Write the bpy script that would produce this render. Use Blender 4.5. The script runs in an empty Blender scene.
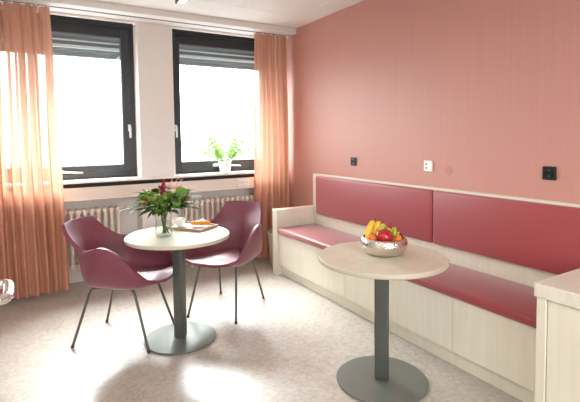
import bpy, bmesh, math, random
from mathutils import Vector, Matrix, Euler
random.seed(7)
scene = bpy.context.scene
col = scene.collection
PI = math.pi

# ------------------------------------------------------------------ materials
def lin(c):
    def f(v):
        v /= 255.0
        return v / 12.92 if v <= 0.04045 else ((v + 0.055) / 1.055) ** 2.4
    return (f(c[0]), f(c[1]), f(c[2]), 1.0)

def mat(name, rgb, rough=0.5, metal=0.0, spec=0.5, coat=0.0, sheen=0.0):
    m = bpy.data.materials.new(name)
    m.use_nodes = True
    b = m.node_tree.nodes['Principled BSDF']
    b.inputs['Base Color'].default_value = lin(rgb)
    b.inputs['Roughness'].default_value = rough
    b.inputs['Metallic'].default_value = metal
    b.inputs['Specular IOR Level'].default_value = spec
    b.inputs['Coat Weight'].default_value = coat
    b.inputs['Sheen Weight'].default_value = sheen
    return m

def noise_color(m, c1, c2, scale=(1, 1, 1), nscale=10, detail=4, lo=0.35, hi=0.65, bump=0.0, rough=None):
    """mix two colours by a stretched noise in object space"""
    nt = m.node_tree; N = nt.nodes; L = nt.links
    b = N['Principled BSDF']
    tc = N.new('ShaderNodeTexCoord'); mp = N.new('ShaderNodeMapping')
    mp.inputs['Scale'].default_value = scale
    nz = N.new('ShaderNodeTexNoise'); nz.inputs['Scale'].default_value = nscale; nz.inputs['Detail'].default_value = detail
    cr = N.new('ShaderNodeValToRGB')
    cr.color_ramp.elements[0].position = lo; cr.color_ramp.elements[0].color = lin(c1)
    cr.color_ramp.elements[1].position = hi; cr.color_ramp.elements[1].color = lin(c2)
    L.new(tc.outputs['Object'], mp.inputs['Vector']); L.new(mp.outputs['Vector'], nz.inputs['Vector'])
    L.new(nz.outputs['Fac'], cr.inputs['Fac']); L.new(cr.outputs['Color'], b.inputs['Base Color'])
    if bump:
        bp = N.new('ShaderNodeBump'); bp.inputs['Strength'].default_value = bump; bp.inputs['Distance'].default_value = 0.003
        L.new(nz.outputs['Fac'], bp.inputs['Height']); L.new(bp.outputs['Normal'], b.inputs['Normal'])
    return m, nz, cr

M = {}
M['white_wall'] = mat('white_wall', (232, 222, 214), 0.8)
noise_color(M['white_wall'], (231, 226, 221), (233, 228, 224), nscale=30)
M['ceiling'] = mat('ceiling_board', (236, 229, 223), 0.85)
noise_color(M['ceiling'], (233, 228, 224), (237, 233, 229), nscale=40)
M['pink'] = mat('pink_wallpaper', (196, 124, 112), 0.5, spec=0.5)
noise_color(M['pink'], (193, 136, 125), (197, 142, 131), scale=(1, 40, 0.25), nscale=3.0, detail=6, lo=0.3, hi=0.7, bump=0.05)
M['birch'] = mat('birch_laminate', (222, 208, 180), 0.42)
noise_color(M['birch'], (224, 215, 196), (230, 223, 206), scale=(9, 9, 0.6), nscale=3.5, detail=6, lo=0.3, hi=0.7)
M['birch_top'] = mat('birch_laminate_top', (222, 208, 180), 0.38)
noise_color(M['birch_top'], (213, 205, 190), (224, 216, 202), scale=(2, 12, 4), nscale=3.0, detail=5, lo=0.3, hi=0.7)
M['tabletop'] = mat('tabletop_laminate', (212, 200, 178), 0.36)
noise_color(M['tabletop'], (207, 197, 176), (215, 206, 187), scale=(3, 3, 3), nscale=6, detail=4)
M['table_edge'] = mat('tabletop_edge', (190, 180, 160), 0.4)
M['grey_metal'] = mat('grey_lacquered_steel', (114, 117, 111), 0.3, metal=0.25)
M['column'] = mat('dark_grey_column', (84, 85, 80), 0.3, metal=0.25)
M['leg_metal'] = mat('dark_grey_steel', (84, 84, 78), 0.35, metal=0.5)
M['vinyl'] = mat('red_vinyl', (150, 44, 50), 0.45, spec=0.8, sheen=0.36)
noise_color(M['vinyl'], (150, 46, 52), (156, 50, 56), nscale=260, detail=2, bump=0.12)
M['plum'] = mat('plum_leather', (104, 42, 58), 0.5, spec=0.7, sheen=0.08)
noise_color(M['plum'], (111, 46, 62), (117, 50, 66), nscale=300, detail=2, bump=0.12)
M['frame'] = mat('anthracite_frame', (36, 37, 40), 0.42)
M['seal'] = mat('grey_glazing_seal', (92, 94, 98), 0.5)
M['handle'] = mat('silver_handle', (205, 205, 205), 0.35, metal=0.4)
M['white_plastic'] = mat('white_plastic', (238, 236, 230), 0.4)
M['stay_tip'] = mat('tan_plastic', (214, 190, 160), 0.5)
M['black_plastic'] = mat('black_plastic', (22, 23, 27), 0.32)
M['hole'] = mat('dark_recess', (12, 12, 13), 0.8)
M['socket_grey'] = mat('pale_socket_insert', (206, 198, 188), 0.5)
M['red_dot'] = mat('red_dot', (205, 62, 52), 0.4)
M['green_dot'] = mat('green_dot', (72, 160, 84), 0.4)
M['radiator'] = mat('cream_radiator_enamel', (226, 212, 198), 0.4)
M['sill'] = mat('pale_sill', (240, 232, 224), 0.35)
M['apron'] = mat('beige_apron', (226, 212, 199), 0.55)
M['slot'] = mat('dark_vent_slot', (20, 19, 20), 0.7)
M['chrome'] = mat('chrome', (226, 226, 226), 0.2, metal=1.0)
M['bowl'] = mat('hammered_silver', (222, 216, 206), 0.16, metal=1.0)
M['blind'] = mat('silver_blind_slats', (128, 134, 136), 0.5)
M['blind_edge'] = mat('bright_blind_rail', (220, 224, 225), 0.4)
M['bin'] = mat('beige_bin_plastic', (196, 182, 165), 0.5)
M['porcelain'] = mat('white_porcelain', (244, 242, 238), 0.2)
M['pot'] = mat('white_pot', (232, 232, 230), 0.4)
noise_color(M['pot'], (222, 223, 222), (238, 238, 236), nscale=28, detail=3)
M['soil'] = mat('potting_soil', (58, 42, 32), 0.9)
M['tray'] = mat('brown_tray', (176, 146, 112), 0.45)
M['napkin'] = mat('white_paper_napkin', (246, 242, 240), 0.8)
M['banana'] = mat('banana_skin', (236, 192, 40), 0.42)
noise_color(M['banana'], (228, 178, 34), (242, 204, 60), nscale=12, detail=3)
M['banana_tip'] = mat('banana_tip', (96, 74, 34), 0.7)
M['orange'] = mat('orange_peel', (238, 112, 18), 0.42)
noise_color(M['orange'], (234, 104, 14), (243, 124, 26), nscale=120, detail=2, bump=0.3)
M['apple'] = mat('red_apple_skin', (176, 18, 28), 0.22, coat=0.3)
noise_color(M['apple'], (160, 14, 24), (198, 38, 40), scale=(6, 6, 1), nscale=6, detail=4)
M['pear'] = mat('pear_skin', (196, 184, 70), 0.4)
noise_color(M['pear'], (180, 172, 56), (208, 196, 90), nscale=30, detail=3)
M['green_grape'] = mat('green_grape', (170, 186, 58), 0.25, coat=0.2)
M['dark_grape'] = mat('dark_grape', (66, 22, 38), 0.3, coat=0.2)
M['cherry'] = mat('cherry_red', (176, 22, 42), 0.2, coat=0.3)
M['stem'] = mat('brown_stem', (84, 62, 36), 0.7)
M['rose'] = mat('pale_pink_rose', (248, 212, 198), 0.6)
M['yellow_green'] = mat('yellow_green_bloom', (196, 190, 86), 0.6)
M['ochre'] = mat('ochre_berry', (196, 156, 92), 0.5)
M['crimson'] = mat('crimson_bloom', (150, 20, 58), 0.6)
M['maroon'] = mat('maroon_bloom', (92, 22, 44), 0.6)
M['melon'] = mat('orange_fruit_slice', (246, 150, 44), 0.4)
M['lilac'] = mat('lilac_plate', (206, 190, 206), 0.3)
M['lamp_case'] = mat('grey_lamp_housing', (62, 54, 48), 0.5)
M['concrete'] = mat('facade_plaster', (200, 196, 190), 0.8)

def emission(name, rgb, s):
    m = bpy.data.materials.new(name); m.use_nodes = True
    nt = m.node_tree; nt.nodes.clear()
    e = nt.nodes.new('ShaderNodeEmission'); o = nt.nodes.new('ShaderNodeOutputMaterial')
    e.inputs['Color'].default_value = lin(rgb); e.inputs['Strength'].default_value = s
    nt.links.new(e.outputs[0], o.inputs[0]); return m
M['lamp_glow'] = emission('lamp_glow', (255, 248, 238), 9.0)

def leaf_mat(name, rgb, rgb2, trans=0.35):
    m = mat(name, rgb, 0.42)
    noise_color(m, rgb, rgb2, nscale=18, detail=3)
    nt = m.node_tree; N = nt.nodes; L = nt.links
    b = N['Principled BSDF']; out = N['Material Output']
    t = N.new('ShaderNodeBsdfTranslucent'); t.inputs['Color'].default_value = lin(rgb2)
    mx = N.new('ShaderNodeMixShader'); mx.inputs[0].default_value = trans
    L.new(b.outputs[0], mx.inputs[1]); L.new(t.outputs[0], mx.inputs[2]); L.new(mx.outputs[0], out.inputs[0])
    return m
M['leaf_dark'] = leaf_mat('dark_green_leaf', (40, 74, 24), (70, 108, 38))
M['leaf_mid'] = leaf_mat('mid_green_leaf', (82, 128, 38), (134, 168, 66))
M['leaf_light'] = leaf_mat('fresh_green_leaf', (112, 156, 76), (150, 188, 104), 0.16)
M['leaf_grey'] = leaf_mat('grey_green_eucalyptus', (120, 146, 108), (160, 178, 140))

def curtain_mat():
    m = mat('apricot_curtain', (222, 146, 106), 0.8, spec=0.15)
    nt = m.node_tree; N = nt.nodes; L = nt.links
    b = N['Principled BSDF']; out = N['Material Output']
    noise_color(m, (186, 128, 104), (200, 142, 117), scale=(60, 60, 0.6), nscale=3, detail=4)
    cr = [n for n in N if n.type == 'VALTORGB'][0]
    t = N.new('ShaderNodeBsdfTranslucent'); t.inputs['Color'].default_value = lin((238, 190, 160))
    tr = N.new('ShaderNodeBsdfTransparent'); tr.inputs['Color'].default_value = lin((255, 238, 226))
    m1 = N.new('ShaderNodeMixShader'); m1.inputs[0].default_value = 0.16
    L.new(b.outputs[0], m1.inputs[1]); L.new(t.outputs[0], m1.inputs[2])
    # open weave: looser and tighter vertical bands of the sheer cloth
    tc = N.new('ShaderNodeTexCoord'); mp = N.new('ShaderNodeMapping'); mp.inputs['Scale'].default_value = (26, 2, 0.12)
    nz = N.new('ShaderNodeTexNoise'); nz.inputs['Scale'].default_value = 1.0; nz.inputs['Detail'].default_value = 3
    r2 = N.new('ShaderNodeMapRange'); r2.inputs['From Min'].default_value = 0.49; r2.inputs['From Max'].default_value = 0.68
    r2.inputs['To Min'].default_value = 0.004; r2.inputs['To Max'].default_value = 0.34
    L.new(tc.outputs['Object'], mp.inputs['Vector']); L.new(mp.outputs['Vector'], nz.inputs['Vector'])
    L.new(nz.outputs['Fac'], r2.inputs['Value'])
    m2 = N.new('ShaderNodeMixShader')
    L.new(r2.outputs['Result'], m2.inputs[0])
    L.new(m1.outputs[0], m2.inputs[1]); L.new(tr.outputs[0], m2.inputs[2]); L.new(m2.outputs[0], out.inputs[0])
    return m
M['curtain'] = curtain_mat()

def glass_mat(name, ior, rough=0.0, tint=(255, 255, 255)):
    """thin clear pane: clear transmission plus a Fresnel reflection"""
    m = bpy.data.materials.new(name); m.use_nodes = True
    nt = m.node_tree; nt.nodes.clear(); N = nt.nodes; L = nt.links
    tr = N.new('ShaderNodeBsdfTransparent'); tr.inputs[0].default_value = lin(tint)
    gl = N.new('ShaderNodeBsdfGlossy'); gl.inputs['Roughness'].default_value = rough
    lw = N.new('ShaderNodeLayerWeight'); lw.inputs['Blend'].default_value = .5
    pw = N.new('ShaderNodeMath'); pw.operation = 'POWER'; pw.inputs[1].default_value = 4.0
    fr = N.new('ShaderNodeMath'); fr.operation = 'MULTIPLY_ADD'; f0 = ((ior - 1) / (ior + 1)) ** 2
    fr.inputs[1].default_value = .7 * (1 - f0); fr.inputs[2].default_value = f0
    L.new(lw.outputs['Facing'], pw.inputs[0]); L.new(pw.outputs[0], fr.inputs[0])
    mx = N.new('ShaderNodeMixShader'); o = N.new('ShaderNodeOutputMaterial')
    L.new(fr.outputs[0], mx.inputs[0]); L.new(tr.outputs[0], mx.inputs[1]); L.new(gl.outputs[0], mx.inputs[2]); L.new(mx.outputs[0], o.inputs[0])
    return m
M['pane'] = glass_mat('window_pane', 1.45, 0.0, (246, 250, 250))
M['vase'] = glass_mat('vase_glass', 1.5, 0.02, (250, 252, 251))
M['water'] = glass_mat('vase_water', 1.2, 0.0, (250, 253, 250))

def floor_mat():
    m = mat('marbled_linoleum', (196, 182, 168), 0.28, spec=0.5)
    nt = m.node_tree; N = nt.nodes; L = nt.links; b = N['Principled BSDF']
    tc = N.new('ShaderNodeTexCoord')
    n1 = N.new('ShaderNodeTexNoise'); n1.inputs['Scale'].default_value = 5; n1.inputs['Detail'].default_value = 8; n1.inputs['Distortion'].default_value = 1.2
    n2 = N.new('ShaderNodeTexNoise'); n2.inputs['Scale'].default_value = 32; n2.inputs['Detail'].default_value = 6; n2.inputs['Distortion'].default_value = 0.8
    c1 = N.new('ShaderNodeValToRGB')
    e = c1.color_ramp.elements
    e[0].position = 0.34; e[0].color = lin((170, 157, 146)); e[1].position = 0.66; e[1].color = lin((188, 179, 170))
    c2 = N.new('ShaderNodeValToRGB'); e = c2.color_ramp.elements
    e[0].position = 0.36; e[0].color = lin((163, 149, 137)); e[1].position = 0.62; e[1].color = lin((196, 189, 181))
    mx = N.new('ShaderNodeMix'); mx.data_type = 'RGBA'; mx.inputs[0].default_value = 0.55
    for n in (n1, n2): L.new(tc.outputs['Object'], n.inputs['Vector'])
    L.new(n1.outputs['Fac'], c1.inputs[0]); L.new(n2.outputs['Fac'], c2.inputs[0])
    L.new(c1.outputs[0], mx.inputs[6]); L.new(c2.outputs[0], mx.inputs[7]); L.new(mx.outputs[2], b.inputs['Base Color'])
    r = N.new('ShaderNodeMapRange'); r.inputs['To Min'].default_value = 0.24; r.inputs['To Max'].default_value = 0.40
    L.new(n2.outputs['Fac'], r.inputs['Value']); L.new(r.outputs[0], b.inputs['Roughness'])
    return m
M['floor'] = floor_mat()

# ------------------------------------------------------------------ mesh helpers
def box(bm, lo, hi, bevel=0.0, seg=2):
    r = bmesh.ops.create_cube(bm, size=1.0)
    vs = r['verts']
    s = [hi[i] - lo[i] for i in range(3)]; c = [(hi[i] + lo[i]) / 2 for i in range(3)]
    for v in vs: v.co = Vector((v.co.x * s[0] + c[0], v.co.y * s[1] + c[1], v.co.z * s[2] + c[2]))
    if bevel > 0:
        es = list({e for v in vs for e in v.link_edges})
        bmesh.ops.bevel(bm, geom=es, offset=min(bevel, min(s) * 0.45), segments=seg, profile=0.5, affect='EDGES')

def lathe(bm, prof, c=(0, 0, 0), n=48, sq=None):
    rings = []
    for r, z in prof:
        if r < 1e-5: rings.append([bm.verts.new((c[0], c[1], c[2] + z))])
        else: rings.append([bm.verts.new((c[0] + r * math.cos(2 * PI * k / n), c[1] + r * math.sin(2 * PI * k / n), c[2] + z)) for k in range(n)])
    for a, b in zip(rings, rings[1:]):
        for k in range(n):
            k2 = (k + 1) % n
            if len(a) == 1 and len(b) == 1: continue
            if len(a) == 1: bm.faces.new((a[0], b[k2], b[k]))
            elif len(b) == 1: bm.faces.new((a[k], a[k2], b[0]))
            else: bm.faces.new((a[k], a[k2], b[k2], b[k]))

def tube(bm, pts, r, n=10, flat=1.0, caps=True, closed=False):
    pts = [Vector(p) for p in pts]
    rad = r if isinstance(r, (list, tuple)) else [r] * len(pts)
    rings = []; nrm = None
    for i, p in enumerate(pts):
        if closed: t = pts[(i + 1) % len(pts)] - pts[i - 1]
        else: t = pts[min(i + 1, len(pts) - 1)] - pts[max(i - 1, 0)]
        t.normalize()
        if nrm is None:
            nrm = t.orthogonal().normalized() if abs(t.z) > 0.95 else Vector((0, 0, 1)).cross(t).normalized()
        nrm = (nrm - t * nrm.dot(t)).normalized(); bi = t.cross(nrm)
        rings.append([bm.verts.new(p + (nrm * math.cos(2 * PI * k / n) + bi * math.sin(2 * PI * k / n) * flat) * rad[i]) for k in range(n)])
    prs = list(zip(rings, rings[1:])) + ([(rings[-1], rings[0])] if closed else [])
    for a, b in prs:
        for k in range(n): bm.faces.new((a[k], a[(k + 1) % n], b[(k + 1) % n], b[k]))
    if caps and not closed:
        bm.faces.new(rings[0][::-1]); bm.faces.new(rings[-1])

def ball(bm, c, r, sx=1, sy=1, sz=1, seg=20, rng=12):
    vs = bmesh.ops.create_uvsphere(bm, u_segments=seg, v_segments=rng, radius=r)['verts']
    for v in vs: v.co = Vector((v.co.x * sx + c[0], v.co.y * sy + c[1], v.co.z * sz + c[2]))
    return vs

def leaf(bm, base, d, length, width, up=(0, 0, 1), bend=0.25, tip=1.0):
    """one blade with a fold along the midrib"""
    d = Vector(d).normalized(); up = Vector(up)
    s = d.cross(up)
    if s.length < 1e-3: s = d.orthogonal()
    s.normalize(); n = s.cross(d)
    base = Vector(base); rows = []
    for i in range(7):
        t = i / 6
        w = width * 0.5 * (math.sin(PI * min(1, t ** (0.75 * tip))) * 0.98 + 0.02)
        p = base + d * length * t - n * bend * length * t * t
        rows.append((bm.verts.new(p - s * w + n * w * 0.3), bm.verts.new(p), bm.verts.new(p + s * w + n * w * 0.3)))
    for a, b in zip(rows, rows[1:]):
        bm.faces.new((a[0], a[1], b[1], b[0])); bm.faces.new((a[1], a[2], b[2], b[1]))

def mesh(name, bm, m, parent=None, smooth=False, angle=40):
    bmesh.ops.recalc_face_normals(bm, faces=bm.faces)
    me = bpy.data.meshes.new(name); bm.to_mesh(me); bm.free()
    ms = m if isinstance(m, (list, tuple)) else [m]
    for k in ms: me.materials.append(k)
    o = bpy.data.objects.new(name, me); col.objects.link(o)
    if parent is not None: o.parent = parent
    if smooth:
        me.shade_smooth()
        if angle < 180: me.set_sharp_from_angle(angle=math.radians(angle))
    return o

def tag(o, label, cat, group=None):
    o['label'] = label; o['category'] = cat
    if group: o['group'] = group
    return o
def thing(name, label, cat, loc=(0, 0, 0), rz=0.0, group=None):
    o = bpy.data.objects.new(name, None); col.objects.link(o)
    o.empty_display_size = 0.1
    o.location = loc; o.rotation_euler = (0, 0, rz)
    return tag(o, label, cat, group)
def struct(name, bm, m, parent=None, label=None, smooth=False):
    o = mesh(name, bm, m, parent, smooth)
    if parent is None: o['kind'] = 'structure'
    if label: o['label'] = label
    return o
def dup(root, loc, rz, label):
    r = root.copy(); col.objects.link(r); r.location = loc; r.rotation_euler = (0, 0, rz); r['label'] = label
    for ch in list(root.children):
        c = ch.copy(); col.objects.link(c); c.parent = r
        for g in list(ch.children):
            d = g.copy(); col.objects.link(d); d.parent = c
    return r
B = bmesh.new

# ------------------------------------------------------------------ room shell
XL, XR = -1.7, 2.71            # left and right wall faces
YF, YB = -2.6, 4.66            # rear wall and window wall faces
ZC = 2.70

bm = B(); box(bm, (XL - .1, YF - .1, -.1), (XR + .1, 5.0, 0)); struct('floor', bm, M['floor'])

# ceiling: plain margin with a field of large flush boards, joints 5 mm wide
bm = B()
box(bm, (XL - .1, YF - .1, ZC + .006), (XR + .1, 5.05, ZC + .1))
box(bm, (2.4525, YF, ZC), (XR, YB, ZC + .006))
box(bm, (XL, 3.92, ZC), (2.4475, YB, ZC + .006))
tw, ty = .645, 1.29
xs = [2.4475 - i * tw for i in range(8)]
ys = [3.915 - i * ty for i in range(6)]
for i in range(7):
    for j in range(5):
        x1 = xs[i]; x0 = max(XL, xs[i + 1] + .009); y1 = ys[j]; y0 = max(YF, ys[j + 1] + .009)
        if x1 - x0 > .02 and y1 - y0 > .02: box(bm, (x0, y0, ZC), (x1, y1, ZC + .006), .001, 1)
struct('ceiling', bm, M['ceiling'])
# lowered strip along the windows
bm = B(); box(bm, (XL, 4.37, 2.635), (XR, 4.488, ZC), .003); box(bm, (XL, 4.535, 2.635), (XR, 4.68, ZC), .002); box(bm, (XL, 4.48, 2.65), (XR, 4.54, ZC))
struct('trim_1', bm, M['ceiling'], label='lowered white ceiling strip above the windows')
bm = B(); box(bm, (XL, 4.490, 2.637), (XR, 4.533, 2.655)); struct('trim_2', bm, M['seal'], label='grey curtain track groove in the lowered ceiling strip')

# right wall, left wall, rear wall
bm = B(); box(bm, (XR, YF - .1, 0), (XR + .1, 5.0, ZC + .05)); struct('wall_right', bm, M['pink'])
bm = B(); box(bm, (XL - .1, YF - .1, 0), (XL, 5.0, ZC + .05)); struct('wall_left', bm, M['white_wall'])
bm = B()
box(bm, (XL, YF - .1, 0), (XR, YF, .9)); box(bm, (XL, YF - .1, 2.5), (XR, YF, ZC))
box(bm, (XL, YF - .1, .9), (-.6, YF, 2.5)); box(bm, (1.6, YF - .1, .9), (XR, YF, 2.5))
struct('wall_rear', bm, M['white_wall'])

# window wall: piers, lintel, niche backs, outer skin
W = [(-.36, 1.0), (1.345, 2.66)]        # the two window openings
bm = B()
box(bm, (XL, YB, 0), (W[0][0], 4.98, 2.64))
box(bm, (W[0][1] - .006, YB, 0), (W[1][0] + .006, 4.98, 2.64), .004)
box(bm, (W[1][1], YB, 0), (XR, 4.98, 2.64))
for a, b in W:
    box(bm, (a, YB, 2.612), (b, 4.70, 2.70)); box(bm, (a, 4.935, 2.655), (b, 4.98, 2.70))
    box(bm, (a, 4.905, 0), (b, 4.98, 1.05))
struct('wall_back', bm, M['white_wall'])

# continuous sill, ventilation slot and apron panel
bm = B(); box(bm, (XL, 4.62, 1.028), (XR, 4.87, 1.052), .004); struct('trim_3', bm, M['sill'], label='pale window sill board running along the window wall')
bm = B(); box(bm, (XL, 4.655, .985), (XR, 4.90, 1.028)); struct('trim_4', bm, M['slot'], label='black ventilation slot under the sill board')
bm = B(); box(bm, (XL, 4.635, .86), (XR, 4.90, .987), .003); struct('trim_5', bm, M['apron'], label='beige apron panel above the radiators')

# ------------------------------------------------------------------ windows
def make_window(n, x0, x1, handle_right, label):
    y0, y1 = 4.85, 4.93; z0, z1 = 1.053, 2.625
    w = bpy.data.objects.new('window_%d' % n, None); col.objects.link(w)
    w['kind'] = 'structure'; w['label'] = label
    def ring(bm, a0, a1, b0, b1, t, ya, yb, bev):
        box(bm, (a0, ya, b0), (a0 + t, yb, b1), bev); box(bm, (a1 - t, ya, b0), (a1, yb, b1), bev)
        box(bm, (a0 + t, ya, b1 - t), (a1 - t, yb, b1), bev); box(bm, (a0 + t, ya, b0), (a1 - t, yb, b0 + t), bev)
    bm = B(); ring(bm, x0, x1, z0, z1, .062, y0 + .014, y1, .003); box(bm, (x0, y0 + .004, z1 - .02), (x1, y1, 2.70), .003); mesh('frame', bm, M['frame'], w)
    bm = B(); ring(bm, x0 + .05, x1 - .05, z0 + .05, z1 - .05, .082, y0, y1 - .015, .006); sash = mesh('sash', bm, M['frame'], w)
    bm = B(); ring(bm, x0 + .13, x1 - .13, z0 + .13, z1 - .13, .008, y0 + .01, y1 - .025, .001); mesh('glazing_seal', bm, M['seal'], sash)
    bm = B(); box(bm, (x0 + .132, y0 + .036, z0 + .132), (x1 - .132, y0 + .042, z1 - .132)); mesh('glass_pane', bm, M['pane'], w)
    hx = x1 - .072 if handle_right else x0 + .072
    bm = B(); box(bm, (hx - .014, y0 - .012, 1.53), (hx + .014, y0 + .002, 1.60), .004); box(bm, (hx - .009, y0 - .045, 1.555), (hx + .009, y0 - .01, 1.575), .003)
    box(bm, (hx - .011, y0 - .052, 1.46), (hx + .011, y0 - .036, 1.58), .006)
    mesh('handle', bm, M['handle'], sash, True)
    # outside venetian blind drawn up under the lintel
    bm = B()
    for k in range(6):
        z = 2.60 - k * .052
        box(bm, (x0 + .05, 5.00, z - .045), (x1 - .05, 5.07, z), .003)
    bl = mesh('blind', bm, M['blind'], w); bl['label'] = 'grey outside venetian blind drawn up at the top'
    bm = B()
    for z, h in ((2.445, .012), (2.375, .030)): box(bm, (x0 + .05, 4.975, z), (x1 - .05, 5.0, z + h), .002)
    mesh('rail', bm, M['blind_edge'], bl)
    return w
w1 = make_window(1, W[0][0], W[0][1], True, 'left window with black frame beside the tall curtain')
w2 = make_window(2, W[1][0], W[1][1], False, 'right window with black frame behind the potted plant')
# window stays: white bars tapering to a tip on the bottom rail
def stay(parent, xa, xb, flip):
    bm = B(); s = 1 if not flip else -1
    tube(bm, [(xa, 4.835, 1.135), (xa + (xb - xa) * .33, 4.832, 1.135)], .02, 12, .8)
    tube(bm, [(xa + (xb - xa) * .33, 4.832, 1.135), (xb, 4.835, 1.118)], [.019, .010], 12, .7)
    o = mesh('window_stay', bm, M['white_plastic'], parent, True); o['label'] = 'pale tapered window stay'
    return o
st = stay(w1, .16, .44, False)
bm = B(); tube(bm, [(.38, 4.832, 1.122), (.466, 4.835, 1.117)], [.0145, .011], 12, .75); mesh('tip', bm, M['stay_tip'], st, True)
stay(w2, 1.845, 2.19, False)
# wide unseen window, added in the rear wall to let in fill light
bm = B()
for a, b in ((-.6, .5), (.5, 1.6)):
    box(bm, (a, YF - .08, .9), (a + .06, YF - .02, 2.5)); box(bm, (b - .06, YF - .08, .9), (b, YF - .02, 2.5))
    box(bm, (a + .06, YF - .08, .9), (b - .06, YF - .02, .98)); box(bm, (a + .06, YF - .08, 2.42), (b - .06, YF - .02, 2.5))
w3 = struct('window_3', bm, M['frame'])
bm = B(); box(bm, (-.6, YF - .055, .9), (1.6, YF - .05, 2.5)); mesh('glass_pane', bm, M['pane'], w3)

# ------------------------------------------------------------------ curtains
def curtain(name, label, x0t, x1t, x0b, x1b, nf, seed):
    rnd = random.Random(seed)
    root = thing(name, label, 'curtain', ((x0t + x1t) / 2, 4.51, 0), 0, 'apricot curtains at the windows')
    cx = (x0t + x1t) / 2
    NX, NZ = nf * 14, 26
    ph = [rnd.uniform(-.5, .5) for _ in range(nf + 3)]; am = [rnd.uniform(.6, 1.25) for _ in range(nf + 3)]
    bm = B(); g = []
    for j in range(NZ + 1):
        t = j / NZ; z = 2.628 - t * (2.628 - .062); row = []
        for i in range(NX + 1):
            s = i / NX; f = s * nf; k = int(f); fr = f - k
            a = am[k] * (1 - fr) + am[k + 1] * fr; p = ph[k] * (1 - fr) + ph[k + 1] * fr
            x = (x0t + (x1t - x0t) * s) * (1 - t) + (x0b + (x1b - x0b) * s) * t
            amp = (.016 + .022 * min(1, t * 2.2)) * a
            w = math.sin(2 * PI * f + p * (1 + t)) + .25 * math.sin(4 * PI * f + p * 3 + t * 2)
            x += .012 * math.cos(2 * PI * f + p + 1.2 * t) * min(1, t * 3)
            fine = .004 * math.sin(2 * PI * f * 2.6 + 1.0) * max(0, 1 - t * 4)
            zz = z + (.006 * math.sin(2 * PI * s * 2.0 + seed) if j == NZ else 0)
            row.append(bm.verts.new((x - cx, amp * w + fine, zz)))
        g.append(row)
    for a, b in zip(g, g[1:]):
        for i in range(NX): bm.faces.new((a[i], a[i + 1], b[i + 1], b[i]))
    mesh('drape', bm, M['curtain'], root, True, 180)
    n = int((x1t - x0t) / .085)
    for i in range(n + 1):
        x = x0t - cx + .012 + (x1t - x0t - .024) * i / n
        bm = B(); tube(bm, [(x, 0, 2.615), (x, .0, 2.640)], .006, 8); ball(bm, (x, 0, 2.628), .009, seg=10, rng=6)
        mesh('curtain_hook', bm, M['white_plastic'], root, True)
    return root
curtain('curtain', 'wide apricot curtain at the left edge, in front of the left window', -.62, .212, -.60, .285, 11, 3)
curtain('curtain', 'narrow apricot curtain in the corner by the pink wall and bench', 2.235, 2.655, 2.20, 2.665, 6, 8)

# ------------------------------------------------------------------ radiators
def radiator(label, x0, n, valve_side):
    p = .062
    root = thing('radiator', label, 'radiator', (x0 + .02, 4.79, 0), 0, 'cream sectional radiators in the wall niches')
    for k in range(n):
        bm = B(); x = k * p + p / 2
        for dy in (-.045, .045):
            tube(bm, [(x, dy, .20), (x, dy, .74)], .0165, 10, 1.0)
        box(bm, (x - .024, -.068, .70), (x + .024, .068, .765), .022, 3)
        box(bm, (x - .024, -.068, .165), (x + .024, .068, .23), .022, 3)
        mesh('section', bm, M['radiator'], root, True, 50)
    bm = B(); tube(bm, [(.0, 0, .735), (n * p + .02, 0, .735)], .02, 12); tube(bm, [(.0, 0, .197), (n * p, 0, .197)], .02, 12)
    mesh('hub', bm, M['radiator'], root, True)
    bm = B(); e = n * p
    tube(bm, [(e + .02, 0, .735), (e + .055, 0, .735)], .012, 10); v = mesh('valve', bm, M['handle'], root, True)
    bm = B(); tube(bm, [(e + .05, 0, .735), (e + .06, 0, .735), (e + .105, 0, .735), (e + .11, 0, .735)], [.018, .024, .022, .016], 16); mesh('knob', bm, M['stay_tip'], v, True)
    for fx in (p * 1.5, (n - 1.5) * p):
        bm = B(); box(bm, (fx - .012, -.04, 0), (fx + .012, .04, .175), .003); mesh('foot', bm, M['radiator'], root)
    return root
radiator('cream sectional radiator below the left window, behind the left plum chair', -.27, 17, 1)
radiator('cream sectional radiator below the right window, behind the flower vase', 1.43, 17, 1)

# ------------------------------------------------------------------ sockets and wall fittings
def frame_plate(bm, c, w, h, d, axis, bev=.004):
    # plate standing proud of a wall: axis 'x' = on the right wall, 'y' = on the apron
    if axis == 'x': box(bm, (-d, -w / 2, -h / 2), (0, w / 2, h / 2), bev)
    else: box(bm, (-w / 2, -d, -h / 2), (w / 2, 0, h / 2), bev)

def black_socket(label, y, z):
    r = thing('wall_socket', label, 'socket', (XR, y, z), 0, 'black sockets on the pink wall')
    bm = B(); frame_plate(bm, 0, .082, .082, .011, 'x'); mesh('cover_plate', bm, M['black_plastic'], r)
    bm = B()
    n = 24
    prof = [(.0235, .0112), (.0235, .0165), (.020, .0165), (.0185, .004), (0, .004)]
    lathe(bm, prof, n=32)
    bmesh.ops.rotate(bm, verts=bm.verts, matrix=Matrix.Rotation(-PI / 2, 3, 'Y'))
    s = mesh('socket_insert', bm, M['black_plastic'], r, True)
    bm = B()
    for dy in (-.0095, .0095): tube(bm, [(-.006, dy, 0), (-.0115, dy, 0)], .003, 8)
    mesh('pin_hole', bm, M['hole'], s)
    for sg in (-1, 1):
        bm = B(); box(bm, (-.014, -.003, sg * .0175 - .002), (-.011, .003, sg * .0175 + .002)); mesh('earth_clip', bm, M['handle'], s)
black_socket('small black wall socket above the far part of the bench', 3.338, 1.208)
black_socket('black wall socket above the near bench cushion, right of the white plate', 1.476, 1.215)

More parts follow.
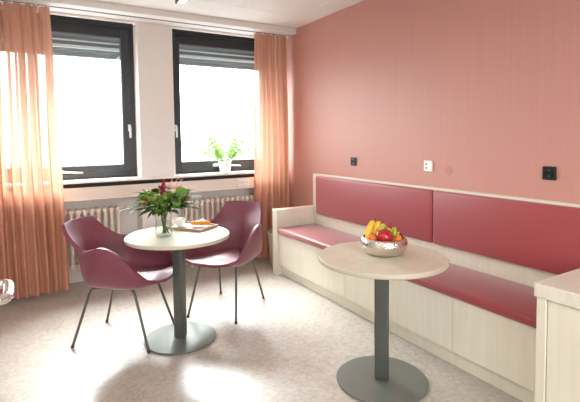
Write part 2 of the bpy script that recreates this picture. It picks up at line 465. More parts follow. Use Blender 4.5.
r = thing('wall_plate', 'white square wall plate with a red and a green dot', 'wall plate', (XR, 2.413, 1.211))
bm = B(); frame_plate(bm, 0, .084, .084, .012, 'x', .005); mesh('cover_plate', bm, M['white_plastic'], r)
for zz, k in ((.014, 'red_dot'), (-.016, 'green_dot')):
    bm = B(); ball(bm, (-.012, .014, zz), .0085, .4, 1, 1, 14, 8); o = mesh('indicator', bm, M[k], r, True); o['label'] = k.replace('_', ' ') + ' indicator'

r = thing('double_socket', 'white double socket on the beige apron panel under the right window', 'socket', (2.128, 4.635, .930))
bm = B(); frame_plate(bm, 0, .155, .082, .010, 'y'); mesh('cover_plate', bm, M['white_plastic'], r)
for dx in (-.036, .036):
    bm = B(); lathe(bm, [(.024, .010), (.024, .013), (.021, .013), (.019, .004), (0, .004)], n=28)
    bmesh.ops.rotate(bm, verts=bm.verts, matrix=Matrix.Rotation(PI / 2, 3, 'X')); bmesh.ops.translate(bm, verts=bm.verts, vec=(dx, 0, 0))
    s = mesh('socket_insert', bm, M['socket_grey'], r, True)
    bm = B()
    for q in (-.0095, .0095): tube(bm, [(dx + q, -.005, 0), (dx + q, -.012, 0)], .003, 8)
    mesh('pin_hole', bm, M['hole'], s)

# faint round rub mark beside the white plate
bm = B(); n = 28
tube(bm, [(XR - .0012, 2.219, 1.183), (XR, 2.219, 1.183)], [.033, .034], 28)
mm = mat('faint_wall_stain', (186, 127, 116), 0.6)
tag(mesh('wall_stain', bm, mm), 'faint round mark on the pink wall right of the white plate', 'mark')

# ------------------------------------------------------------------ ceiling lamp
r = thing('ceiling_lamp', 'slim linear ceiling lamp at the top edge above the window pier', 'lamp', (1.16, 0, 2.6))
bm = B(); box(bm, (-.035, 2.2, .008), (.035, 3.77, .10), .003); box(bm, (-.035, 2.2, -.004), (-.024, 3.77, .02)); mesh('housing', bm, M['lamp_case'], r)
bm = B(); box(bm, (-.022, 2.21, .004), (.031, 3.755, .009), .002); mesh('diffuser', bm, M['lamp_glow'], r)

# ------------------------------------------------------------------ bench
BX0, BX1 = 2.225, 2.708
Y0b, Y1b = 1.166, 4.075
r = thing('corner_bench', 'long birch wall bench with red vinyl seat and back cushions', 'bench', (2.45, 2.6, 0))
def bl(p): return (p[0] - 2.45, p[1] - 2.6, p[2])
def bbox(name, lo, hi, m, bev=.003, seg=2, smooth=False):
    bm = B(); box(bm, bl(lo), bl(hi), bev, seg); return mesh(name, bm, m, r, smooth)
bbox('plinth', (2.262, Y0b, 0), (2.29, 3.985, .12), M['birch'], .001)
for a, b in ((2.872, 3.984), (1.788, 2.869), (Y0b, 1.785)):
    bbox('front_panel', (BX0, a, .104), (BX0 + .02, b, .438), M['birch'], .0015)
bbox('seat_board', (BX0 + .002, Y0b, .425), (2.69, 3.985, .448), M['birch'], .001)
bbox('arm_panel', (2.206, 3.985, 0), (2.707, 4.083, .69), M['birch'], .003)
bbox('back_panel', (2.672, Y0b, .44), (2.708, 4.0, 1.05), M['birch'], .002)
bbox('seat_cushion', (2.205, Y0b, .447), (2.668, 3.982, .507), M['vinyl'], .022, 4, True)
bbox('back_cushion', (2.622, 2.306, .628), (2.674, 3.885, 1.036), M['vinyl'], .020, 4, True)
bbox('back_cushion', (2.622, Y0b, .628), (2.674, 2.300, 1.036), M['vinyl'], .020, 4, True)

# ------------------------------------------------------------------ counter unit at the right
r = thing('sideboard', 'pale birch cabinet with thick top at the lower right edge', 'cabinet', (2.36, .6, 0))
bm = B(); box(bm, (2.012 - 2.36, -.2 - .6, .694), (2.70 - 2.36, 1.158 - .6, .76), .003); mesh('top', bm, M['birch_top'], r)
bm = B(); box(bm, (2.022 - 2.36, 1.106 - .6, 0), (2.70 - 2.36, 1.150 - .6, .692), .002); mesh('side_panel', bm, M['birch'], r)
bm = B(); box(bm, (2.05 - 2.36, -.19 - .6, .0), (2.70 - 2.36, 1.104 - .6, .692), .001); mesh('body', bm, M['birch'], r)
for a, b in ((.455, 1.102), (-.19, .45)):
    bm = B(); box(bm, (2.030 - 2.36, a - .6, .08), (2.049 - 2.36, b - .6, .686), .002); d = mesh('door', bm, M['birch'], r)
    bm = B(); tube(bm, [(2.012 - 2.36, a - .6 + .08, .30), (2.012 - 2.36, a - .6 + .08, .44)], .005, 10)
    for zz in (.31, .43): tube(bm, [(2.012 - 2.36, a - .6 + .08, zz), (2.031 - 2.36, a - .6 + .08, zz)], .004, 8)
    mesh('handle', bm, M['handle'], d, True)

# ------------------------------------------------------------------ waste bin
r = thing('waste_bin', 'beige waste bin between the corner curtain and bench arm', 'bin', (2.40, 4.29, 0))
bm = B(); lathe(bm, [(0, .0), (.095, 0), (.10, .006), (.128, .372), (.134, .378), (.134, .39), (.124, .39), (.122, .375), (.092, .012), (0, .012)], n=40)
mesh('bucket', bm, M['bin'], r, True)

# ------------------------------------------------------------------ tables
def make_table(label, loc, R, rb, H, rz, cw=.039):
    r = thing('round_table', label, 'table', loc, rz, 'round pedestal tables')
    t = .026
    bm = B(); lathe(bm, [(0, H - .006), (R - .004, H - .006), (R - .004, H - .002), (R - .006, H), (0, H)], n=96); mesh('tabletop', bm, M['tabletop'], r, True, 30)
    bm = B(); lathe(bm, [(0, H - t), (R - .006, H - t), (R - .001, H - t + .003), (R, H - t + .008), (R, H - .006), (R - .002, H - .0035), (R - .004, H - .0035), (R - .004, H - .0058), (0, H - .0058)], n=96)
    mesh('edge_band', bm, M['table_edge'], r, True, 50)
    bm = B(); lathe(bm, [(0, .004), (rb - .012, .004), (rb - .012, 0), (rb - .03, 0), (rb - .03, .004), (rb - .004, .005), (rb, .009), (rb, .013), (rb - .004, .016), (0, .017)], n=96); mesh('base_plate', bm, M['grey_metal'], r, True, 30)
    bm = B(); box(bm, (-cw, -cw + .007, .016), (cw, cw - .007, H - t - .008), .012, 4); mesh('column', bm, M['column'], r, True, 60)
    bm = B(); lathe(bm, [(0, H - t - .010), (.13, H - t - .010), (.135, H - t - .007), (.135, H - t), (0, H - t)], n=48); mesh('mounting_plate', bm, M['leg_metal'], r, True, 40)
    return r
T1 = (.903, 3.092); H1 = .765
T2 = (1.757, 1.912); H2 = .752
make_table('round pedestal table with flowers, between the two plum chairs', (*T1, 0), .364, .256, H1, -.9)
make_table('near round beige pedestal table holding the fruit bowl, beside the bench', (*T2, 0), .371, .267, H2, -.75, .042)

# ------------------------------------------------------------------ chairs
def catmull(p, t):
    n = len(p) - 1; f = min(max(t, 0), 1) * n; i = min(int(f), n - 1); u = f - i
    a, b, c, d = p[max(i - 1, 0)], p[i], p[i + 1], p[min(i + 2, n)]
    return 0.5 * ((2 * b) + (c - a) * u + (2 * a - 5 * b + 4 * c - d) * u * u + (3 * b - a - 3 * c + d) * u ** 3)
SEC = [  # edge, control, centre of each cross-section, from back top to seat front
    ((.168, -.345, .862), (.09, -.362, .870), (0, -.362, .868)),
    ((.202, -.278, .780), (.12, -.335, .775), (0, -.340, .775)),
    ((.240, -.158, .702), (.15, -.285, .690), (0, -.312, .682)),
    ((.268, -.075, .712), (.20, -.235, .585), (0, -.282, .592)),
    ((.281, .000, .731), (.265, -.160, .460), (0, -.245, .518)),
    ((.284, .080, .714), (.280, -.100, .425), (0, -.190, .476)),
    ((.276, .170, .650), (.274, .010, .425), (0, -.080, .466)),
    ((.262, .245, .568), (.262, .115, .430), (0, .060, .474)),
    ((.236, .300, .512), (.236, .225, .450), (0, .190, .484)),
    ((.190, .338, .494), (.165, .320, .484), (0, .290, .494)),
    ((.150, .352, .480), (.10, .372, .480), (0, .370, .479)),
]
def make_chair(label, loc, rz):
    r = thing('armchair', label, 'chair', loc, rz, 'plum shell armchairs at the far table')
    E = [Vector(s[0]) for s in SEC]; K = [Vector(s[1]) for s in SEC]; C = [Vector(s[2]) for s in SEC]
    NV, NU = 40, 26; bm = B(); g = []
    for j in range(NV + 1):
        t = j / NV; e, k, c = catmull(E, t), catmull(K, t), catmull(C, t); row = []
        for i in range(NU + 1):
            s = -1 + 2 * i / NU; a = abs(s); w = 1.0 + 1.3 * min(1, max(0, (t * 10 - 2.5) / 2))
            den = (1 - a) ** 2 + 2 * w * a * (1 - a) + a * a
            p = (c * (1 - a) ** 2 + k * (2 * w * a * (1 - a)) + e * a * a) / den
            row.append(bm.verts.new((p.x * (1 if s >= 0 else -1), p.y, p.z)))
        g.append(row)
    for a, b in zip(g, g[1:]):
        for i in range(NU): bm.faces.new((a[i], b[i], b[i + 1], a[i + 1]))
    bmesh.ops.recalc_face_normals(bm, faces=bm.faces)
    # make normals point to the sitter
    f0 = min(bm.faces, key=lambda f: (f.calc_center_median() - Vector((0, .06, .452))).length)
    if f0.normal.z < 0: bmesh.ops.reverse_faces(bm, faces=bm.faces)
    me = bpy.data.meshes.new('seat_shell'); bm.to_mesh(me); bm.free(); me.materials.append(M['plum']); me.shade_smooth()
    o = bpy.data.objects.new('seat_shell', me); col.objects.link(o); o.parent = r
    so = o.modifiers.new('t', 'SOLIDIFY'); so.thickness = .025; so.offset = -1; so.use_even_offset = False
    be = o.modifiers.new('b', 'BEVEL'); be.width = .010; be.segments = 3; be.limit_method = 'ANGLE'; be.angle_limit = math.radians(50)
    for sx in (-1, 1):
        top_f = Vector((sx * .165, .150, .418)); top_b = Vector((sx * .165, -.150, .412))
        for ty, yb in ((top_f, .285), (top_b, -.285)):
            foot = Vector((sx * .215, yb, .0)); sg = 1 if yb > 0 else -1
            pts = [foot]
            for q in (.25, .5, .75, .92): pts.append(foot.lerp(Vector((ty.x, ty.y + sg * .012, ty.z - .012)), q))
            pts += [Vector((ty.x, ty.y + sg * .012, ty.z - .022)), Vector((ty.x, ty.y, ty.z - .006)), Vector((ty.x, ty.y - sg * .022, ty.z))]
            bm = B(); tube(bm, pts, .0095, 12); lg = mesh('leg', bm, M['leg_metal'], r, True, 60)
            bm = B(); d = (pts[1] - pts[0]).normalized(); tube(bm, [foot - d * 0.0, foot + d * .022], .0112, 12); mesh('foot_glide', bm, M['black_plastic'], lg, True, 60)
        bm = B(); tube(bm, [top_b + Vector((0, .02, 0)), (top_b + top_f) / 2 + Vector((0, 0, .001)), top_f - Vector((0, .02, 0))], .0095, 12); mesh('side_rail', bm, M['leg_metal'], r, True)
    bm = B()
    for yy in (-.09, .09): tube(bm, [(-.165, yy, .417), (.165, yy, .417)], .008, 10)
    mesh('cross_bar', bm, M['leg_metal'], r, True)
    return r
def yaw(f): return math.atan2(-f[0], f[1])
ch = make_chair('plum armchair at the left of the flower table, its side towards us', (.572, 3.341, 0), yaw((.772, -.635)))
dup(ch, (1.42, 3.45, 0), yaw((-.76, -.65)), 'plum armchair behind the flower table, near the bench, facing us')

# ------------------------------------------------------------------ vase and bouquet
VX, VY = .800, 3.088
r = thing('flower_vase', 'clear glass vase holding the bouquet on the far round table', 'vase', (VX, VY, H1))
VS = 1.22
bm = B(); lathe(bm, [(a * VS, b) for a, b in [(0, 0), (.046, 0), (.050, .004), (.049, .05), (.044, .10), (.050, .15), (.062, .185), (.0605, .185), (.048, .15), (.042, .10), (.047, .05), (.046, .010), (0, .010)]], n=48)
mesh('glass_body', bm, M['vase'], r, True, 60)
bm = B(); lathe(bm, [(a * VS, b) for a, b in [(0, .0105), (.0455, .0105), (.0465, .05), (.0415, .10), (.0425, .108), (0, .108)]], n=40); w = mesh('water', bm, M['water'], r, True, 60)
r = thing('bouquet', 'mixed bouquet of green leaves, pale rose and crimson blooms in the vase', 'flowers', (VX + .004, VY, H1))
r.scale = (1.12, 1.12, 1.0)
rd = random.Random(21)
bm = B()
for i in range(16):
    a = rd.uniform(0, 2 * PI); r0 = rd.uniform(.005, .03); r1 = rd.uniform(.01, .035)
    tube(bm, [(r0 * math.cos(a), r0 * math.sin(a), .02), (.012 * math.cos(a + 2), .012 * math.sin(a + 2), .11), (r1 * math.cos(a + PI * .3), r1 * math.sin(a + PI * .3), .19), (r1 * 2.8 * math.cos(a + PI * .3), r1 * 2.8 * math.sin(a + PI * .3), .27)], .0028, 6)
mesh('stems', bm, M['leaf_dark'], r, True)
def sprays(name, m, n, rr, zz, L, Wd, elev, seed, c=(0, 0, .24)):
    rd = random.Random(seed); bm = B()
    for i in range(n):
        a = rd.uniform(0, 2 * PI); el = rd.uniform(*elev); rad = rd.uniform(*rr)
        d = Vector((math.cos(a) * math.cos(el), math.sin(a) * math.cos(el), math.sin(el)))
        b = Vector(c) + Vector((math.cos(a) * rad, math.sin(a) * rad, rd.uniform(*zz)))
        l = rd.uniform(*L); leaf(bm, b, d, l, l * rd.uniform(*Wd), (rd.uniform(-.4, .4), rd.uniform(-.4, .4), 1), rd.uniform(.1, .5))
    return mesh(name, bm, m, r, True, 180)
sprays('dark_foliage', M['leaf_dark'], 170, (.02, .11), (-.05, .05), (.04, .075), (.35, .5), (-.5, .8), 1)
sprays('green_foliage', M['leaf_mid'], 190, (.05, .14), (-.03, .075), (.035, .07), (.45, .65), (-.2, 1.2), 2)
sprays('light_foliage', M['leaf_light'], 80, (.08, .15), (.0, .08), (.03, .05), (.5, .7), (-.1, 1.2), 3)
# long leaf collar sticking out sideways
bm = B()
for a, l, z in ((3.6, .20, -.01), (3.3, .22, .0), (3.9, .2, -.02), (.0, .17, .03), (-.45, .19, .0), (-.7, .18, -.02), (.5, .17, .03), (2.6, .17, .01), (-1.4, .13, -.03), (-1.9, .13, -.03), (4.2, .16, -.02)):
    leaf(bm, (math.cos(a) * .07, math.sin(a) * .07, .22 + z), (math.cos(a), math.sin(a), .12), l, .05, (0, 0, 1), .18)
mesh('long_leaf', bm, M['leaf_dark'], r, True, 180)
for a, l, z in ((3.45, .21, .015), (3.75, .19, .01), (.1, .17, .075), (-.2, .17, .035), (-.5, .16, .05)):
    bm = B(); leaf(bm, (math.cos(a) * .08, math.sin(a) * .08, .225 + z), (math.cos(a), math.sin(a), .10), l, .036, (0, 0, 1), .08)
    mesh('grey_leaf', bm, M['leaf_grey'], r, True, 180)
def disc_leaf(p, rad, nrm):
    bm = B(); q = Vector((0, 0, 1)).rotation_difference(Vector(nrm)).to_matrix()
    c = bm.verts.new(Vector(p)); ring = []
    for k in range(20):
        a = 2 * PI * k / 20; ring.append(bm.verts.new(Vector(p) + q @ Vector((rad * math.cos(a), rad * 1.15 * math.sin(a), .006 * math.cos(2 * a)))))
    for k in range(20): bm.faces.new((c, ring[k], ring[(k + 1) % 20]))
    return mesh('round_leaf', bm, M['leaf_mid'], r, True, 180)
disc_leaf((.085, -.10, .315), .034, (-.1, -1, .3)); disc_leaf((.045, -.13, .255), .026, (-.2, -1, .2)); disc_leaf((.115, -.06, .30), .03, (.5, -1, .2))
def rose(p, s, m, name='rose'):
    bm = B()
    for k, (rad, n, h) in enumerate(((.25, 3, 1.0), (.5, 5, .9), (.8, 6, .75), (1.0, 7, .5))):
        for i in range(n):
            a = 2 * PI * (i + .5 * k) / n; d = Vector((math.cos(a) * rad * .9, math.sin(a) * rad * .9, h)).normalized()
            leaf(bm, Vector(p) + Vector((math.cos(a), math.sin(a), 0)) * s * rad * .35, d, s * 1.15, s * 1.0, (-math.cos(a), -math.sin(a), .2), -.25)
    ball(bm, p, s * .6, seg=14, rng=8)
    return mesh(name, bm, m, r, True, 180)
rose((.050, -.060, .330), .044, M['rose']); rose((.020, .01, .335), .036, M['rose'])
rose((.10, -.09, .265), .026, M['maroon'], 'maroon_bloom'); rose((-.055, -.03, .315), .026, M['maroon'], 'maroon_bloom')
for p in ((-.06, -.08, .285), (-.095, -.055, .275), (-.03, -.10, .29), (-.11, -.0, .28), (.0, -.09, .295), (-.13, -.04, .25)):
    bm = B()
    for i in range(9):
        q = Vector(p) + Vector((rd.uniform(-.018, .018), rd.uniform(-.018, .018), rd.uniform(-.012, .016))); ball(bm, q, rd.uniform(.006, .010), seg=8, rng=6)
    mesh('berry_sprig', bm, M['yellow_green'] if rd.random() < .5 else M['ochre'], r, True)
bm = B()
for i in range(18):
    t = i / 17; ball(bm, (-.012 + .012 * t + rd.uniform(-.006, .006), -.02 - .01 * t, .31 + .09 * t), .013 * (1 - .6 * t), seg=8, rng=6)
for i in range(8):
    a = rd.uniform(0, 2 * PI); leaf(bm, (-.01, -.02, .315), (math.cos(a), math.sin(a), 1.5), .06, .018, (0, 0, 1), .05)
mesh('crimson_spike', bm, M['crimson'], r, True)
bm = B()
for a, e in ((.3, 1.0), (-.2, .8), (.9, 1.2), (.1, .55)):
    d = Vector((math.cos(a) * math.cos(e), math.sin(a) * math.cos(e) * .4, math.sin(e)))
    b = Vector((.04, 0, .31)); tube(bm, [b, b + d * .07, b + d * .13 + Vector((0, 0, -.004))], .0012, 5)
    for k in range(5): ball(bm, b + d * (.07 + .015 * k) + Vector((rd.uniform(-.01, .01), 0, rd.uniform(-.008, .008))), .003, seg=6, rng=4)
mesh('grass_plume', bm, M['rose'], r, True)

# ------------------------------------------------------------------ tray and breakfast
TR = Vector((1.058, 3.255, H1)); ta = math.atan2(-.264, .172)     # long side of the tray
r = thing('serving_tray', 'shallow brown serving tray on the far round table', 'tray', TR, ta)
bm = B(); box(bm, (-.155, -.105, 0), (.155, .105, .006), .002)
for lo, hi in (((-.165, -.115, .0), (-.152, .115, .020)), ((.152, -.115, 0), (.165, .115, .020)), ((-.155, -.115, 0), (.155, -.102, .020)), ((-.155, .102, 0), (.155, .115, .020))): box(bm, lo, hi, .004)
mesh('tray_body', bm, M['tray'], r)
bm = B(); box(bm, (-.150, -.100, .006), (.150, .100, .0072)); mesh('paper_liner', bm, M['napkin'], r)
Rz = Matrix.Rotation(ta, 3, 'Z')
def on_tray(x, y, z=.0073): return TR + Rz @ Vector((x, y, z))
p = on_tray(-.055, -.03)
p = on_tray(-.079, -.040)
r = thing('saucer', 'white saucer under the cup on the tray', 'saucer', p)
bm = B(); lathe(bm, [(0, .002), (.03, .002), (.032, 0), (.036, 0), (.053, .008), (.054, .010), (.034, .005), (0, .005)], n=40); mesh('plate_body', bm, M['porcelain'], r, True, 60)
r = thing('cup', 'white porcelain cup beside the vase on the tray', 'cup', p + Vector((0, 0, .0055)))
bm = B(); lathe(bm, [(0, 0), (.022, 0), (.024, .004), (.036, .02), (.043, .062), (.0405, .062), (.033, .022), (.02, .008), (0, .008)], n=40); mesh('cup_body', bm, M['porcelain'], r, True, 60)
bm = B(); tube(bm, [(-.040, 0, .050), (-.058, 0, .050), (-.064, 0, .036), (-.054, 0, .022), (-.036, 0, .024)], .0045, 8); mesh('handle', bm, M['porcelain'], r, True)
p2 = on_tray(.070, .022)
r = thing('dessert_plate', 'small lilac plate of fruit slices on the tray', 'plate', p2)
bm = B(); lathe(bm, [(0, .002), (.040, .002), (.043, 0), (.046, 0), (.071, .010), (.072, .012), (.045, .006), (0, .006)], n=40); mesh('plate_body', bm, M['lilac'], r, True, 60)
sl = None
LAB = ['orange melon slice on the lilac plate, nearest the cup', 'orange melon slice in the middle of the lilac plate', 'orange melon slice on the lilac plate, farthest from the cup']
for i, (dx, dy, a) in enumerate(((-.036, .022, -.5), (0, 0, -.6), (.036, -.022, -.7))):
    o = bpy.data.objects.new('melon_slice', None) if False else None
    bm = B()
    pts = [Vector((math.cos(t) * .042, math.sin(t) * .042 - .03, .004 + .004 * math.sin(t))) for t in [PI * (.18 + .64 * k / 8) for k in range(9)]]
    tube(bm, pts, [.003, .009, .012, .014, .0145, .014, .012, .009, .003], 10, 1.2)
    m_ = mesh('melon_slice', bm, M['melon'], None, True); m_.location = p2 + Vector((dx, dy, .014 + .006)); m_.rotation_euler = (.0, 0, a)
    tag(m_, LAB[i], 'fruit slice', 'orange fruit slices on the plate')
bm = B()
n = 9; g = []
for j in range(n):
    row = []
    for i in range(n):
        x = (i / (n - 1) - .5) * .105; y = (j / (n - 1) - .5) * .085
        row.append(bm.verts.new((x, y, .010 + .030 * math.exp(-((x - .01) ** 2 + y * y) / .0009) + .010 * math.sin(x * 70 + y * 50) ** 2)))
    g.append(row)
for a, b in zip(g, g[1:]):
    for i in range(n - 1): bm.faces.new((a[i], a[i + 1], b[i + 1], b[i]))
o = mesh('napkin', bm, M['napkin'], None, True, 180); so = o.modifiers.new('t', 'SOLIDIFY'); so.thickness = .002
o.location = Vector((1.150, 3.315, H1 + .006)); o.rotation_euler = (0, 0, -.6)
tag(o, 'crumpled white napkin at the far end of the tray', 'napkin')

# ------------------------------------------------------------------ fruit bowl
BWX, BWY = 1.795, 1.934
bz = H2
r = thing('fruit_bowl', 'hammered silver bowl full of fruit on the near table', 'bowl', (BWX, BWY, bz))
bm = B()
prof = [(0, 0), (.070, 0), (.088, .002), (.114, .016), (.130, .040), (.134, .060), (.130, .080), (.120, .090), (.117, .0905), (.1165, .089), (.126, .078), (.129, .060), (.125, .042), (.109, .020), (.084, .006), (0, .005)]
prof = [(a * 1.02, b * 1.14) for a, b in prof]
lathe(bm, prof, n=96)
o = mesh('bowl_body', bm, M['bowl'], r, True, 180)
nt = M['bowl'].node_tree
vo = nt.nodes.new('ShaderNodeTexVoronoi'); vo.inputs['Scale'].default_value = 95; tc = nt.nodes.new('ShaderNodeTexCoord')
bp = nt.nodes.new('ShaderNodeBump'); bp.inputs['Strength'].default_value = .55; bp.inputs['Distance'].default_value = .004
nt.links.new(tc.outputs['Object'], vo.inputs['Vector']); nt.links.new(vo.outputs['Distance'], bp.inputs['Height']); nt.links.new(bp.outputs['Normal'], nt.nodes['Principled BSDF'].inputs['Normal'])

# the viewer's side of the bowl: v = towards the viewer, s = to the right in the picture
vd = Vector((-BWX, -BWY, 0)).normalized(); sd = Vector((-vd.y, vd.x, 0))
if sd.dot(Vector((1, 0, 0))) < 0: sd = -sd
def inb(s, v, z): return Vector((BWX, BWY, bz)) + sd * s + vd * v + Vector((0, 0, z))

def banana(label, a, mid, b, rad):
    pts = []
    for k in range(13):
        t = k / 12; pts.append(a * (1 - t) ** 2 + mid * 2 * t * (1 - t) + b * t * t)
    c = pts[0].copy()
    r = thing('banana', label, 'banana', c, 0, 'bananas in the silver bowl')
    q = [p - c for p in pts]
    rr = [rad * .45] + [rad * (.55 + .45 * min(1, math.sin(PI * (k + 1) / 14) * 1.6)) for k in range(1, 12)] + [rad * .3]
    bm = B(); tube(bm, q, rr, 7); o = mesh('skin', bm, M['banana'], r, True, 60)
    d = (q[-1] - q[-2]).normalized(); bm = B(); tube(bm, [q[-1] - d * .002, q[-1] + d * .016], [rad * .3, rad * .26], 7); mesh('tip', bm, M['banana_tip'], r, True)
banana('leftmost banana standing against the rim of the silver bowl', inb(-.082, .045, .055), inb(-.112, .01, .135), inb(-.058, -.02, .192), .019)
banana('right one of the two bananas, next to the pear in the bowl', inb(-.045, .01, .055), inb(-.068, -.01, .135), inb(-.024, -.030, .188), .018)

def orange(label, c, rad, la):
    r = thing('orange', label, 'orange', c, 0, 'oranges with leaves in the silver bowl')
    bm = B(); ball(bm, (0, 0, 0), rad, 1, 1, .94, 28, 18); mesh('peel', bm, M['orange'], r, True)
    bm = B(); b = Vector((0, 0, rad * .93)) ; d = sd * la[0] + vd * la[1] + Vector((0, 0, la[2]))
    leaf(bm, b + vd * rad * .5, d, .055, .022, vd * .8 + Vector((0, 0, .6)), .25); mesh('leaf', bm, M['leaf_mid'], r, True, 180)
    bm = B(); ball(bm, (0, 0, rad * .94), .004, seg=8, rng=6); mesh('stem', bm, M['stem'], r, True)
orange('orange at the left of the bowl, in front of the bananas', inb(-.066, .044, .100), .030, (.7, .4, -.75))
orange('orange at the right of the bowl, beside the red apple', inb(.075, .036, .100), .029, (-.75, .35, -.5))

r = thing('apple', 'big shiny red apple at the front centre of the bowl', 'apple', inb(.002, .056, .110))
bm = B(); R_ = .051
lathe(bm, [(0, -.78 * R_), (.25 * R_, -.86 * R_), (.6 * R_, -.74 * R_), (.9 * R_, -.3 * R_), (R_, .12 * R_), (.93 * R_, .5 * R_), (.66 * R_, .82 * R_), (.35 * R_, .90 * R_), (.13 * R_, .78 * R_), (0, .68 * R_)], n=36)
mesh('skin', bm, M['apple'], r, True, 180)
bm = B(); tube(bm, [(0, 0, .66 * R_), (.003, 0, .95 * R_), (.008, .002, 1.2 * R_)], [.0018, .0016, .0024], 8); mesh('stem', bm, M['stem'], r, True)
r = thing('pear', 'yellow green pear behind the apple and bananas', 'pear', inb(-.004, -.050, .112))
bm = B(); R_ = .036
lathe(bm, [(0, -R_), (.5 * R_, -.9 * R_), (.95 * R_, -.35 * R_), (R_, .05 * R_), (.82 * R_, .6 * R_), (.55 * R_, 1.1 * R_), (.36 * R_, 1.45 * R_), (.15 * R_, 1.62 * R_), (0, 1.6 * R_)], n=30); mesh('skin', bm, M['pear'], r, True, 180)
bm = B(); tube(bm, [(0, 0, 1.55 * R_), (.001, 0, 1.9 * R_), (.004, 0, 2.25 * R_)], [.0016, .0014, .0022], 8); mesh('stem', bm, M['stem'], r, True)
def grapes(name, label, m, spots, rad, seed):
    rd = random.Random(seed); c = spots[0]
    r = thing(name, label, 'grapes', c)
    for p in spots:
        bm = B(); q = p - c; ball(bm, q, rad * rd.uniform(.92, 1.06), 1, 1, 1.1, 14, 10); mesh('grape', bm, m, r, True)
    bm = B()
    for p in spots[1:]: tube(bm, [Vector((0, 0, 0)), (p - c) * .5 + Vector((0, 0, .002)), p - c], .0014, 5)
    mesh('stalk', bm, M['stem'], r, True)
grapes('green_grapes', 'bunch of green grapes at the back of the bowl', M['green_grape'],
       [inb(p[0] + .014, p[1] + .006, p[2] + .002) for p in ((.03, -.02, .128), (.048, -.012, .133), (.012, -.032, .137), (.030, -.036, .143), (.062, .0, .120), (.045, .012, .124), (.066, -.022, .125), (.05, -.04, .138), (.014, -.012, .14), (.02, -.055, .13), (.004, -.05, .128), (.035, -.06, .125))], .0125, 4)
grapes('dark_grapes', 'bunch of dark purple grapes at the right rim of the bowl', M['dark_grape'],
       [inb(*p) for p in ((.085, .0, .100), (.098, .012, .096), (.078, .018, .112), (.092, -.012, .112), (.104, -.008, .098), (.098, .032, .092), (.086, -.03, .106), (.070, .0, .103), (.084, .028, .106), (.106, .018, .086))], .0125, 5)
for lab, c in (('red cherry on top of the green grapes', inb(.036, -.012, .156)), ('red cherry above the dark grapes at the right', inb(.078, -.014, .135))):
    r = thing('cherry', lab, 'cherry', c, 0, 'cherries in the silver bowl')
    bm = B(); ball(bm, (0, 0, 0), .0125, 1, 1, .95, 16, 12); mesh('skin', bm, M['cherry'], r, True)
    bm = B(); tube(bm, [(0, 0, .011), (.004, 0, .02), (.012, .004, .027)], .001, 6); mesh('stem', bm, M['stem'], r, True)

# ------------------------------------------------------------------ potted plant
PX, PY = 1.952, 4.745
r = thing('potted_plant', 'green plant in a white pot on the right window sill', 'plant', (PX, PY, 1.053))
bm = B(); lathe(bm, [(0, 0), (.054, 0), (.058, .004), (.070, .10), (.074, .118), (.074, .128), (.067, .128), (.065, .115), (.055, .012), (0, .012)], n=44); mesh('pot', bm, M['pot'], r, True, 50)
bm = B(); lathe(bm, [(0, .106), (.0635, .106), (.06, .112), (0, .116)], n=30); mesh('soil', bm, M['soil'], r, True)
rd = random.Random(11)
spr = [(3.4, 1.15, .25), (3.0, .75, .17), (2.9, 1.3, .25), (.1, 1.0, .24), (-.2, .65, .22), (.35, 1.25, .23), (-.9, .9, .17), (3.9, .95, .17), (1.5, 1.1, .2), (2.5, 1.05, .20), (-.4, 1.3, .19)]
bs, blf = B(), B()
for a, el, l in spr:
    d = Vector((math.cos(a) * math.cos(el), math.sin(a) * math.cos(el) * .55, math.sin(el)))
    b = Vector((math.cos(a) * .02, math.sin(a) * .02, .108)); pts = []
    for k in range(7):
        t = k / 6; pts.append(b + d * l * 1.25 * t + Vector((math.cos(a) * .035, math.sin(a) * .02, -.03)) * t * t)
    tube(bs, pts, [.0055 - .003 * k / 6 for k in range(7)], 6)
    for k in range(2, 7):
        t = (pts[k] - pts[k - 1]).normalized(); sdv = t.cross(Vector((0, 1, .3))).normalized()
        for sg in (-1, 1):
            leaf(blf, pts[k], (t * .7 + sdv * sg * .8), rd.uniform(.055, .075), rd.uniform(.024, .032), (rd.uniform(-.3, .3), -1, .6), .2)
    leaf(blf, pts[-1], (pts[-1] - pts[-2]), .07, .026, (0, -1, .5), .1)
mesh('stems', bs, M['leaf_mid'], r, True); mesh('leaves', blf, M['leaf_light'], r, True, 180)

# ------------------------------------------------------------------ trolley whose handle pokes in at the left
r = thing('trolley', 'trolley with a shiny chrome loop handle at the lower left edge', 'trolley', (-.30, 1.62, 0))
def tl(x, y, z): return (x + .30, y - 1.62, z)
hz = .985; loop = []
for k in range(9):
    a = -PI / 2 + PI * k / 8; sgx = math.cos(a); sgy = math.sin(a)
    e = .6
    loop.append(tl(-.090 + .024 * (abs(sgx) ** e), 1.60 + .085 * (abs(sgy) ** e) * (1 if sgy > 0 else -1), hz))
pts = [tl(-.40, 1.515, hz)] + loop + [tl(-.40, 1.685, hz)]
bm = B(); tube(bm, pts, .0165, 20, .9); mesh('handle', bm, M['chrome'], r, True, 60)
for x, y in ((-.22, 1.515), (-.22, 1.685), (-.62, 1.515), (-.62, 1.685)):
    bm = B(); tube(bm, [tl(x, y, .06), tl(x, y, hz - .0 if x > -.5 else .80)], .011, 12); po = mesh('post', bm, M['chrome'], r, True)
    bm = B(); tube(bm, [tl(x - .012, y, .03), tl(x + .012, y, .03)], .03, 20); mesh('caster', bm, M['black_plastic'], po, True, 40)
for z in (.20, .72):
    bm = B(); box(bm, tl(-.63, 1.505, z), tl(-.21, 1.695, z + .02), .004); mesh('shelf', bm, M['grey_metal'], r)

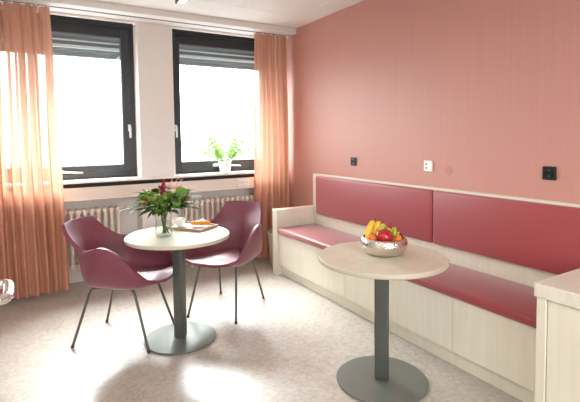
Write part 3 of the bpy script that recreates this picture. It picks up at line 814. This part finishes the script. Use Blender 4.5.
# ------------------------------------------------------------------ camera
cx, cy, f = 290.0, 161.0, 440.0
vx = Vector((1030 - cx, 129 - cy, f)).normalized(); vy = Vector((27 - cx, 140 - cy, f)).normalized()
vy = (vy - vx * vx.dot(vy) * .5).normalized(); vx = (vx - vy * vx.dot(vy)).normalized()
vz = vx.cross(vy)
if vz.y > 0: vz = -vz
right = Vector((vx.x, vy.x, vz.x)); down = Vector((vx.y, vy.y, vz.y)); fwd = Vector((vx.z, vy.z, vz.z))
cd = bpy.data.cameras.new('camera'); cam = bpy.data.objects.new('camera', cd); col.objects.link(cam)
m = Matrix((right, -down, -fwd)).transposed().to_4x4(); m.translation = Vector((0, 0, 1.45))
cam.matrix_world = m
cd.sensor_width = 36.0; cd.sensor_fit = 'HORIZONTAL'; cd.lens = f / 580.0 * 36.0
cd.shift_x = 0.0; cd.shift_y = -(201 - cy) / 580.0
cd.clip_start = .02
scene.camera = cam

# ------------------------------------------------------------------ light: overcast daylight and added ceiling fill
wd = bpy.data.worlds.new('overcast_sky'); scene.world = wd; wd.use_nodes = True
nt = wd.node_tree; N = nt.nodes; L = nt.links; bg = N['Background']
tc = N.new('ShaderNodeTexCoord'); sx = N.new('ShaderNodeSeparateXYZ'); cr = N.new('ShaderNodeValToRGB')
cr.color_ramp.elements[0].position = .47; cr.color_ramp.elements[0].color = (.20, .21, .22, 1)      # pale ground and facades
cr.color_ramp.elements[1].position = .53; cr.color_ramp.elements[1].color = (.95, .98, 1.0, 1)      # bright overcast sky
mr = N.new('ShaderNodeMapRange'); mr.inputs['From Min'].default_value = -1; mr.inputs['From Max'].default_value = 1
L.new(tc.outputs['Generated'], sx.inputs[0]); L.new(sx.outputs['Z'], mr.inputs['Value']); L.new(mr.outputs[0], cr.inputs[0]); L.new(cr.outputs[0], bg.inputs['Color'])
bg.inputs['Strength'].default_value = 19.0
# hazy sun behind thin cloud, in front of the windows
sl_ = bpy.data.lights.new('hazy_sun', 'SUN'); sl_.energy = 48.0; sl_.angle = math.radians(42); sl_.color = (.98, .99, 1.0)
so_ = bpy.data.objects.new('hazy_sun', sl_); col.objects.link(so_)
so_.rotation_euler = Vector((-.10, -.61, -.79)).to_track_quat('-Z', 'Y').to_euler()
def portal(name, loc, rot, sx, sy):
    l = bpy.data.lights.new(name, 'AREA'); l.shape = 'RECTANGLE'; l.size = sx; l.size_y = sy
    l.cycles.is_portal = True
    o = bpy.data.objects.new(name, l); col.objects.link(o); o.location = loc; o.rotation_euler = rot
for a, b in W: portal('window_daylight_portal', ((a + b) / 2, 5.1, 1.87), (-PI / 2, 0, 0), b - a, 1.7)
portal('rear_fill_portal', (.5, YF - .15, 1.7), (PI / 2, 0, 0), 2.2, 1.6)  # sky portal for the added rear window

def ceiling_fill(x, y, sx, sy, power):  # added area light under the ceiling for fill, no fixture modelled
    l = bpy.data.lights.new('ceiling_fill_light', 'AREA'); l.shape = 'RECTANGLE'; l.size = sx; l.size_y = sy
    l.energy = power; l.color = (1.0, .97, .93)
    o = bpy.data.objects.new('ceiling_fill_light', l); col.objects.link(o); o.location = (x, y, 2.66)
ceiling_fill(-.9, .6, .3, 3.0, 28); ceiling_fill(.3, -.6, .3, 3.0, 18)
scene.cycles.transparent_max_bounces = 40
scene.view_settings.view_transform = 'Standard'
scene.view_settings.look = 'None'
scene.view_settings.exposure = 0.2
scene.view_settings.gamma = 1.0
scene.view_settings.use_curve_mapping = False
